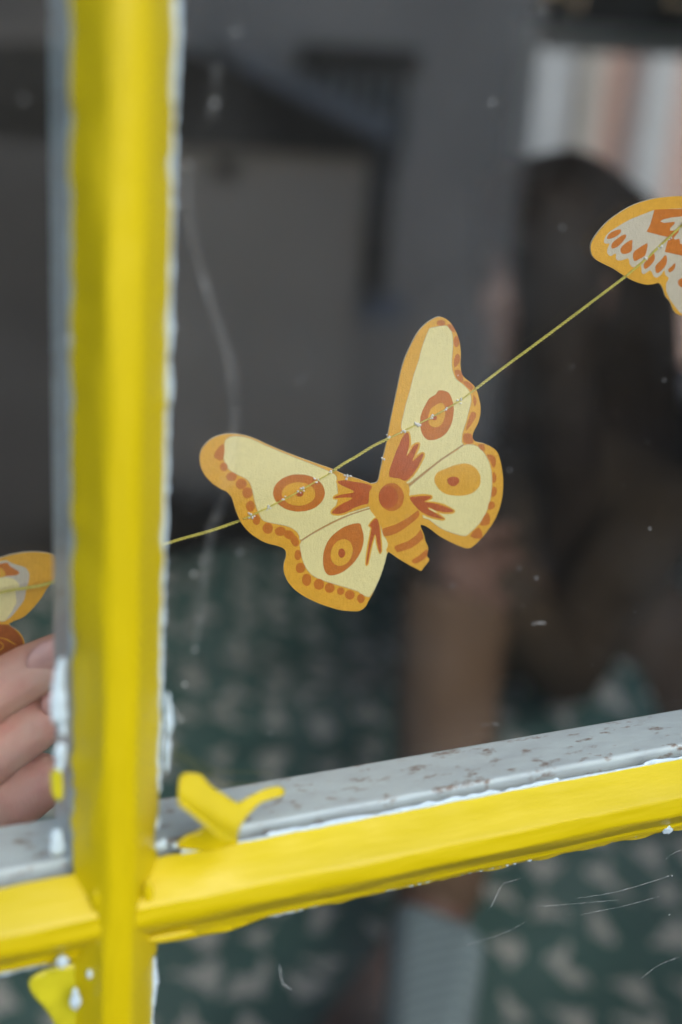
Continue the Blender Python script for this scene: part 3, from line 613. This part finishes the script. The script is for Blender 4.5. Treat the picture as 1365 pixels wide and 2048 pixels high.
# ------------------------------------------------------------------ thread
path = [(-420,1262,0),(-200,1225,0),(0,1185,-.0004),(60,1175,-.0006),(100,1166,-.0004),(215,1128,0),(340,1085,0),(420,1062,0),(478,1042,0),(487,1038,-.0009)]
path2 = [(487,1038),(505,1030),(535,1016),(570,998),(600,982),(632,963),(655,950),(667,942)]
path3 = [(667,942),(672,938),(690,926),(715,912),(745,893),(778,877)]
path4 = [(778,877),(808,862),(835,849),(864,834),(893,818),(923,800),(952,778)]
path5 = [(952,778),(1000,741),(1100,667),(1200,592),(1253,552)]
path6 = [(1253,552),(1280,532),(1300,512),(1320,492),(1345,470),(1365,450)]
path7 = [(1365,450),(1500,340),(1700,170),(1900,10)]
th = tag(empty('thread'), 'yellow-green twisted cotton thread carrying the paper butterflies across the pane', 'thread')
def twine(P, name, r=.00032, pitch=.0022, hair=True):
    pts = catmull(P, 10, False); L_ = [0]
    for a_, b2 in zip(pts, pts[1:]): L_.append(L_[-1]+(b2-a_).length)
    tot = L_[-1]; n = max(8, int(tot/.00028)); Q = []; k = 0
    for i in range(n+1):
        s = tot*i/n
        while k < len(L_)-2 and L_[k+1] < s: k += 1
        Q.append((pts[k].lerp(pts[k+1], (s-L_[k])/max(1e-9, L_[k+1]-L_[k])), s))
    bm = bmesh.new()
    t = (Q[-1][0]-Q[0][0]).normalized(); a_ = t.cross(Vector((0, 1, 0))).normalized(); b2 = t.cross(a_)
    for ph in (0, math.pi):
        line = [p+(a_*math.cos(s/pitch*2*math.pi+ph)+b2*math.sin(s/pitch*2*math.pi+ph))*r*.9 for p, s in Q]
        tube(bm, line, r*.78, 6)
    if hair:
        for _ in range(int(tot/.0009)):
            p = random.choice(Q)[0]; d_ = Vector([random.gauss(0, 1) for _ in range(3)]).normalized()
            d_ = (d_+t*.8).normalized(); l_ = random.uniform(.0005, .0015)
            tube(bm, [p, p+d_*l_*.6, p+d_*l_+Vector((0, 0, random.uniform(-.0003, .0003)))], .000025, 3, False)
    return from_bm(name, bm, THREAD, th, True)
FY = BY-.0008
twine([at(x, y, BY+d_-.0012) for x, y, d_ in path], 'strand')
def on(x, y, k=.0005): return at(x, y, bend_mid(x, y)-k)
def stitches(P, dep, r=.00017):
    for a_, b2 in zip(P, P[1:]):
        m1 = ((a_[0]+b2[0])/2, (a_[1]+b2[1])/2)
        twine([at(*a_, dep(*a_)-.0001), at(*m1, dep(*m1)-.0006), at(*b2, dep(*b2)-.0001)], 'stitch', r, .0016, False)
stitches(path2, bend_mid); stitches(path4, bend_mid)
stitches(path6[:1]+path6[2:3]+path6[3:4]+path6[5:], lambda x, y: BY, .00026)
twine([on(*p) for p in path3], 'strand')
twine([on(*path5[0])] + [at(x, y, BY-.0015) for x, y in path5[1:-1]] + [at(*path5[-1], BY+.0006)], 'strand')
twine([at(x, y, BY-.001) for x, y in path7], 'strand')
TUFT = mat('torn_paper_fibre', (.85, .86, .84), .8, .1, 900)
for root, L_ in ((bf, [(503,1030),(536,1016),(568,997),(600,982),(632,963),(664,944),(697,954),(778,877),(808,863),(836,849),(864,834),(893,818),(922,800),(766,917),(917,750)]), (br, [(1293,516),(1318,494),(1341,474)])):
    for i, (px, py) in enumerate(L_):
        bm = bmesh.new(); c = at(px, py, (bend_mid(px, py) if root is bf else BY)-.0004); sz = .00055 if i % 3 else .0007
        if (px, py) == (917, 750): sz = .0002
        for k in range(5):
            lump(bm, c+Vector((random.gauss(0, 1)*sz*.8, 0, random.gauss(0, 1)*sz*.8)), sz*random.uniform(.3, .7), sz*random.uniform(.3, .7), sz*.5, px+k)
        from_bm('torn_fibre', bm, TUFT, root, True)

# ------------------------------------------------------------------ hand with the butterfly
def capsules(name, limbs, M, parent, vox, smooth=8, extra=None):
    """tapered limbs and lumps fused to one continuous skin"""
    bm = bmesh.new()
    for L_ in limbs:
        for (p, r), (q, s) in zip(L_, L_[1:]) if len(L_) > 1 else [(L_[0], L_[0])]:
            n = max(1, int((q-p).length/(min(r, s)*.35)))
            for i in range(n+1):
                t = i/n; bmesh.ops.create_icosphere(bm, subdivisions=2, radius=r+(s-r)*t, matrix=Matrix.Translation(p.lerp(q, t)))
    o = from_bm(name, bm, M, parent, True)
    rm = o.modifiers.new('fuse', 'REMESH'); rm.mode = 'VOXEL'; rm.voxel_size = vox; rm.use_smooth_shade = True
    sm = o.modifiers.new('soft', 'SMOOTH'); sm.factor = .5; sm.iterations = smooth
    return o
hand = tag(empty('person'), 'fair-skinned hand with short nails pinching the left butterfly behind the glass', 'person')
HY = BY-.008
def hp(x, y, d_=0): return at(x, y, HY+d_)
mm = .001
fing = [
    [(hp(118,1312,-.001), 7.2*mm), (hp(60,1343,-.003), 8.4*mm), (hp(-60,1412,-.002), 9.2*mm), (hp(-140,1462,0), 9.4*mm), (hp(-330,1560,.006), 10*mm), (hp(-560,1640,.012), 11.5*mm)],
    [(hp(112,1412,.004), 7.4*mm), (hp(60,1452,.001), 9.0*mm), (hp(-60,1535,0), 9.9*mm), (hp(-150,1600,.002), 10*mm), (hp(-360,1700,.008), 10.5*mm), (hp(-600,1760,.012), 12*mm)],
    [(hp(84,1562,.003), 8.8*mm), (hp(22,1603,.001), 10*mm), (hp(-80,1662,.003), 10*mm), (hp(-200,1745,.006), 9.8*mm), (hp(-400,1820,.012), 10.5*mm), (hp(-620,1880,.014), 12*mm)],
    [(hp(-10,1730,.022), 7.0*mm), (hp(-100,1780,.020), 7.8*mm), (hp(-260,1850,.02), 8.2*mm), (hp(-450,1930,.02), 9*mm), (hp(-640,1980,.02), 11*mm)],
    [(hp(60,1380,.026), 8.5*mm), (hp(-60,1440,.028), 10*mm), (hp(-220,1540,.032), 10.5*mm), (hp(-420,1700,.038), 12*mm), (hp(-700,1850,.03), 16*mm)],
]
palm = [[(hp(-620,1660,.015), 14*mm), (hp(-900,1760,.02), 15*mm), (hp(-1150,1900,.02), 19*mm)], [(hp(-640,1780,.018), 15*mm), (hp(-920,1840,.022), 17*mm), (hp(-1150,1920,.02), 20*mm)], [(hp(-660,1900,.018), 14*mm), (hp(-930,1920,.022), 16*mm), (hp(-1150,1950,.02), 20*mm)], [(hp(-640,1970,.02), 12*mm), (hp(-930,1980,.022), 14*mm), (hp(-1150,1960,.02), 19*mm)],
        [(hp(-1150,1930,.02), 21*mm), (hp(-1500,2030,.03), 24*mm), (hp(-2400,2300,.06), 34*mm)]]
capsules('body', fing+palm, SKIN, hand, .0011, 5)
def nail(cx, cy, rx, ry, rot, dep):
    P = ell(0, 0, 1, 1, 0, 20); r = math.radians(rot); v = []; f = []
    R = 5
    for k in range(R+1):
        for (x, y) in P:
            x2, y2 = x*k/R, y*k/R
            px = cx+x2*rx*math.cos(r)-y2*ry*math.sin(r); py = cy+x2*rx*math.sin(r)+y2*ry*math.cos(r)
            v.append(at(px, py, HY+dep+.0022*(y2*y2)+.0008*x2*x2))
    for k in range(R):
        for i in range(20): f.append((k*20+i, k*20+(i+1) % 20, (k+1)*20+(i+1) % 20, (k+1)*20+i))
    o = mesh('nail', v, f, NAIL, hand, True); s = o.modifiers.new('t', 'SOLIDIFY'); s.thickness = .0007; s.offset = 0
nail(96, 1316, 46, 33, -30, -.0098)
nail(116, 1402, 36, 30, -38, -.0050)

# ------------------------------------------------------------------ interior: bed, cushion, person
SH = -.88
def motif_mat(name, base, spot, sc, thr):
    M = bpy.data.materials.new(name); M.use_nodes = True; n = M.node_tree.nodes; L = M.node_tree.links
    p = n['Principled BSDF']; p.inputs['Roughness'].default_value = .9; p.inputs['Specular IOR Level'].default_value = .1
    tc = n.new('ShaderNodeTexCoord'); mp = n.new('ShaderNodeMapping'); mp.inputs['Scale'].default_value = (1, .75, .75); mp.inputs['Rotation'].default_value = (0, 0, .5)
    L.new(tc.outputs['Object'], mp.inputs[0])
    nz_ = n.new('ShaderNodeTexNoise'); nz_.inputs['Scale'].default_value = sc*1.3; L.new(mp.outputs[0], nz_.inputs['Vector'])
    ad = n.new('ShaderNodeMix'); ad.data_type = 'VECTOR'; ad.inputs[0].default_value = .05; L.new(mp.outputs[0], ad.inputs[4]); L.new(nz_.outputs['Color'], ad.inputs[5])
    v = n.new('ShaderNodeTexVoronoi'); v.voronoi_dimensions = '2D'; v.inputs['Scale'].default_value = sc; v.inputs['Randomness'].default_value = .45
    L.new(ad.outputs[1], v.inputs['Vector'])
    sb = n.new('ShaderNodeVectorMath'); sb.operation = 'SUBTRACT'; L.new(ad.outputs[1], sb.inputs[0]); L.new(v.outputs['Position'], sb.inputs[1])
    sp_ = n.new('ShaderNodeSeparateColor'); L.new(v.outputs['Color'], sp_.inputs[0])
    an = n.new('ShaderNodeMath'); an.operation = 'MULTIPLY'; an.inputs[1].default_value = 6.283; L.new(sp_.outputs[0], an.inputs[0])
    ro = n.new('ShaderNodeVectorRotate'); ro.rotation_type = 'Z_AXIS'; L.new(sb.outputs[0], ro.inputs['Vector']); L.new(an.outputs[0], ro.inputs['Angle'])
    last = None
    for dx, dy in ((0, .62), (.92, -.40), (-.80, -.50)):
        dp = n.new('ShaderNodeVectorMath'); dp.operation = 'DOT_PRODUCT'; dp.inputs[1].default_value = (dx, dy, 0); L.new(ro.outputs[0], dp.inputs[0])
        if last is None: last = dp.outputs['Value']
        else:
            mm_ = n.new('ShaderNodeMath'); mm_.operation = 'MAXIMUM'; L.new(last, mm_.inputs[0]); L.new(dp.outputs['Value'], mm_.inputs[1]); last = mm_.outputs[0]
    mr = n.new('ShaderNodeMapRange'); mr.inputs[1].default_value = thr/sc; mr.inputs[2].default_value = (thr+.03)/sc; mr.inputs[3].default_value = 1; mr.inputs[4].default_value = 0
    L.new(last, mr.inputs[0])
    mx = n.new('ShaderNodeMix'); mx.data_type = 'RGBA'; L.new(mr.outputs[0], mx.inputs[0]); mx.inputs[6].default_value = base; mx.inputs[7].default_value = spot
    L.new(mx.outputs[2], p.inputs['Base Color']); return M
GREEN = motif_mat('green_printed_cotton', (.10, .205, .185, 1), (.64, .66, .62, 1), 18.5, .155)
DARKWOOD = mat('dark_wood', (.09, .05, .03), .5, .3, 10)
bed = tag(empty('bed'), 'low bed under the window with green bird-print cover', 'bed')
bxo('base', -.55, 2.35, .20, 1.62, FZ+.02, SH-.12, DARKWOOD, bed)
bxo('mattress', -.58, 2.38, .18, 1.64, SH-.12, SH-.02, WHITEP, bed, .02)
kx, ky = at(1380, 1330, 1.0).x, 1.0
def bedz(x, y):
    z = SH + .02*nz(Vector((x, y, 0)), 3.5) + .008*nz(Vector((x, y, 4)), 11)
    z += .14*math.exp(-(((x-kx)/.22)**2+((y-ky)/.2)**2))
    return z
v = []; f = []; NX, NY = 140, 90
for j in range(NY+1):
    for i in range(NX+1):
        x = -.6+3.0*i/NX; y = .17+1.49*j/NY; v.append((x, y, bedz(x, y)))
for j in range(NY):
    for i in range(NX): a_ = j*(NX+1)+i; f.append((a_, a_+1, a_+NX+2, a_+NX+1))
cov = mesh('cover', v, f, GREEN, bed, True); s = cov.modifiers.new('t', 'SOLIDIFY'); s.thickness = .006

GREYC = mat('grey_ribbed_cotton', (.34, .44, .45), .9, 0, 4, 0, 1, .2, col2=(.30, .39, .41))
def rib(M, sc, col2):
    n = M.node_tree.nodes; L = M.node_tree.links; p = n['Principled BSDF']; old = p.inputs['Base Color'].links[0].from_socket
    tc = n.new('ShaderNodeTexCoord'); w = n.new('ShaderNodeTexWave'); w.inputs['Scale'].default_value = sc; w.bands_direction = 'Y'
    L.new(tc.outputs['Object'], w.inputs['Vector']); mx = n.new('ShaderNodeMix'); mx.data_type = 'RGBA'; L.new(w.outputs[1], mx.inputs[0]); L.new(old, mx.inputs[6]); mx.inputs[7].default_value = col2
    L.new(mx.outputs[2], p.inputs['Base Color'])
rib(GREYC, 28, (.22, .29, .31, 1))
bm = bmesh.new()
CD = .30
top = [at(788, 1768, CD+.16), at(980, 1842, CD+.10), at(925, 2100, CD-.10), at(765, 2090, CD-.04)]
tz = sum(p.z for p in top)/4
def onz(px, py, z):
    d_ = right*((px-CX)/F)+down*((py-CY)/F)+fwd; t_ = z/d_.z; return CAM+d_*t_
tz = -.66
top = [onz(790, 1770, tz), onz(980, 1842, tz), onz(925, 2120, tz), onz(765, 2110, tz)]
tv = [bm.verts.new(p) for p in top]; bv = [bm.verts.new(p+Vector((0, 0, -.17))) for p in top]
bm.faces.new(tv); bm.faces.new(bv[::-1])
for i in range(4): bm.faces.new((tv[i], tv[(i+1) % 4], bv[(i+1) % 4], bv[i]))
o = from_bm('cushion', bm, GREYC); mb = o.modifiers.new('b', 'BEVEL'); mb.width = .02; mb.segments = 4
tag(o, 'grey ribbed cushion on the green bed cover, low behind the lower pane', 'cushion')

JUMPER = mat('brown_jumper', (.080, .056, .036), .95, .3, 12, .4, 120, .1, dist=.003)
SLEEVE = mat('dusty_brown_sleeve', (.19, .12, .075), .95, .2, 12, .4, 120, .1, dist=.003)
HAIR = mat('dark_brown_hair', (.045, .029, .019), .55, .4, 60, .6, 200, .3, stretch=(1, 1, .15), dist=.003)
SKIN2 = mat('dimmed_skin', (.20, .105, .075), .5, .15, 60)  # darkened copy of skin: the dimness of the room is in its colour
per = tag(empty('person'), 'person with long dark brown hair and brown jumper sitting on the bed in the room', 'person')
PY = 1.10
def q(px, py, y=PY): return at(px, py, y)
hc = q(1095, 545)                                     # head centre; the face is turned to the left of the picture
fx = Vector((-.93, -.36, 0)); sx = Vector((.36, -.93, 0)); uz = Vector((0, 0, 1))     # forward, her right, up
def h_(f_, s_, u_): return hc+fx*f_+sx*s_+uz*u_
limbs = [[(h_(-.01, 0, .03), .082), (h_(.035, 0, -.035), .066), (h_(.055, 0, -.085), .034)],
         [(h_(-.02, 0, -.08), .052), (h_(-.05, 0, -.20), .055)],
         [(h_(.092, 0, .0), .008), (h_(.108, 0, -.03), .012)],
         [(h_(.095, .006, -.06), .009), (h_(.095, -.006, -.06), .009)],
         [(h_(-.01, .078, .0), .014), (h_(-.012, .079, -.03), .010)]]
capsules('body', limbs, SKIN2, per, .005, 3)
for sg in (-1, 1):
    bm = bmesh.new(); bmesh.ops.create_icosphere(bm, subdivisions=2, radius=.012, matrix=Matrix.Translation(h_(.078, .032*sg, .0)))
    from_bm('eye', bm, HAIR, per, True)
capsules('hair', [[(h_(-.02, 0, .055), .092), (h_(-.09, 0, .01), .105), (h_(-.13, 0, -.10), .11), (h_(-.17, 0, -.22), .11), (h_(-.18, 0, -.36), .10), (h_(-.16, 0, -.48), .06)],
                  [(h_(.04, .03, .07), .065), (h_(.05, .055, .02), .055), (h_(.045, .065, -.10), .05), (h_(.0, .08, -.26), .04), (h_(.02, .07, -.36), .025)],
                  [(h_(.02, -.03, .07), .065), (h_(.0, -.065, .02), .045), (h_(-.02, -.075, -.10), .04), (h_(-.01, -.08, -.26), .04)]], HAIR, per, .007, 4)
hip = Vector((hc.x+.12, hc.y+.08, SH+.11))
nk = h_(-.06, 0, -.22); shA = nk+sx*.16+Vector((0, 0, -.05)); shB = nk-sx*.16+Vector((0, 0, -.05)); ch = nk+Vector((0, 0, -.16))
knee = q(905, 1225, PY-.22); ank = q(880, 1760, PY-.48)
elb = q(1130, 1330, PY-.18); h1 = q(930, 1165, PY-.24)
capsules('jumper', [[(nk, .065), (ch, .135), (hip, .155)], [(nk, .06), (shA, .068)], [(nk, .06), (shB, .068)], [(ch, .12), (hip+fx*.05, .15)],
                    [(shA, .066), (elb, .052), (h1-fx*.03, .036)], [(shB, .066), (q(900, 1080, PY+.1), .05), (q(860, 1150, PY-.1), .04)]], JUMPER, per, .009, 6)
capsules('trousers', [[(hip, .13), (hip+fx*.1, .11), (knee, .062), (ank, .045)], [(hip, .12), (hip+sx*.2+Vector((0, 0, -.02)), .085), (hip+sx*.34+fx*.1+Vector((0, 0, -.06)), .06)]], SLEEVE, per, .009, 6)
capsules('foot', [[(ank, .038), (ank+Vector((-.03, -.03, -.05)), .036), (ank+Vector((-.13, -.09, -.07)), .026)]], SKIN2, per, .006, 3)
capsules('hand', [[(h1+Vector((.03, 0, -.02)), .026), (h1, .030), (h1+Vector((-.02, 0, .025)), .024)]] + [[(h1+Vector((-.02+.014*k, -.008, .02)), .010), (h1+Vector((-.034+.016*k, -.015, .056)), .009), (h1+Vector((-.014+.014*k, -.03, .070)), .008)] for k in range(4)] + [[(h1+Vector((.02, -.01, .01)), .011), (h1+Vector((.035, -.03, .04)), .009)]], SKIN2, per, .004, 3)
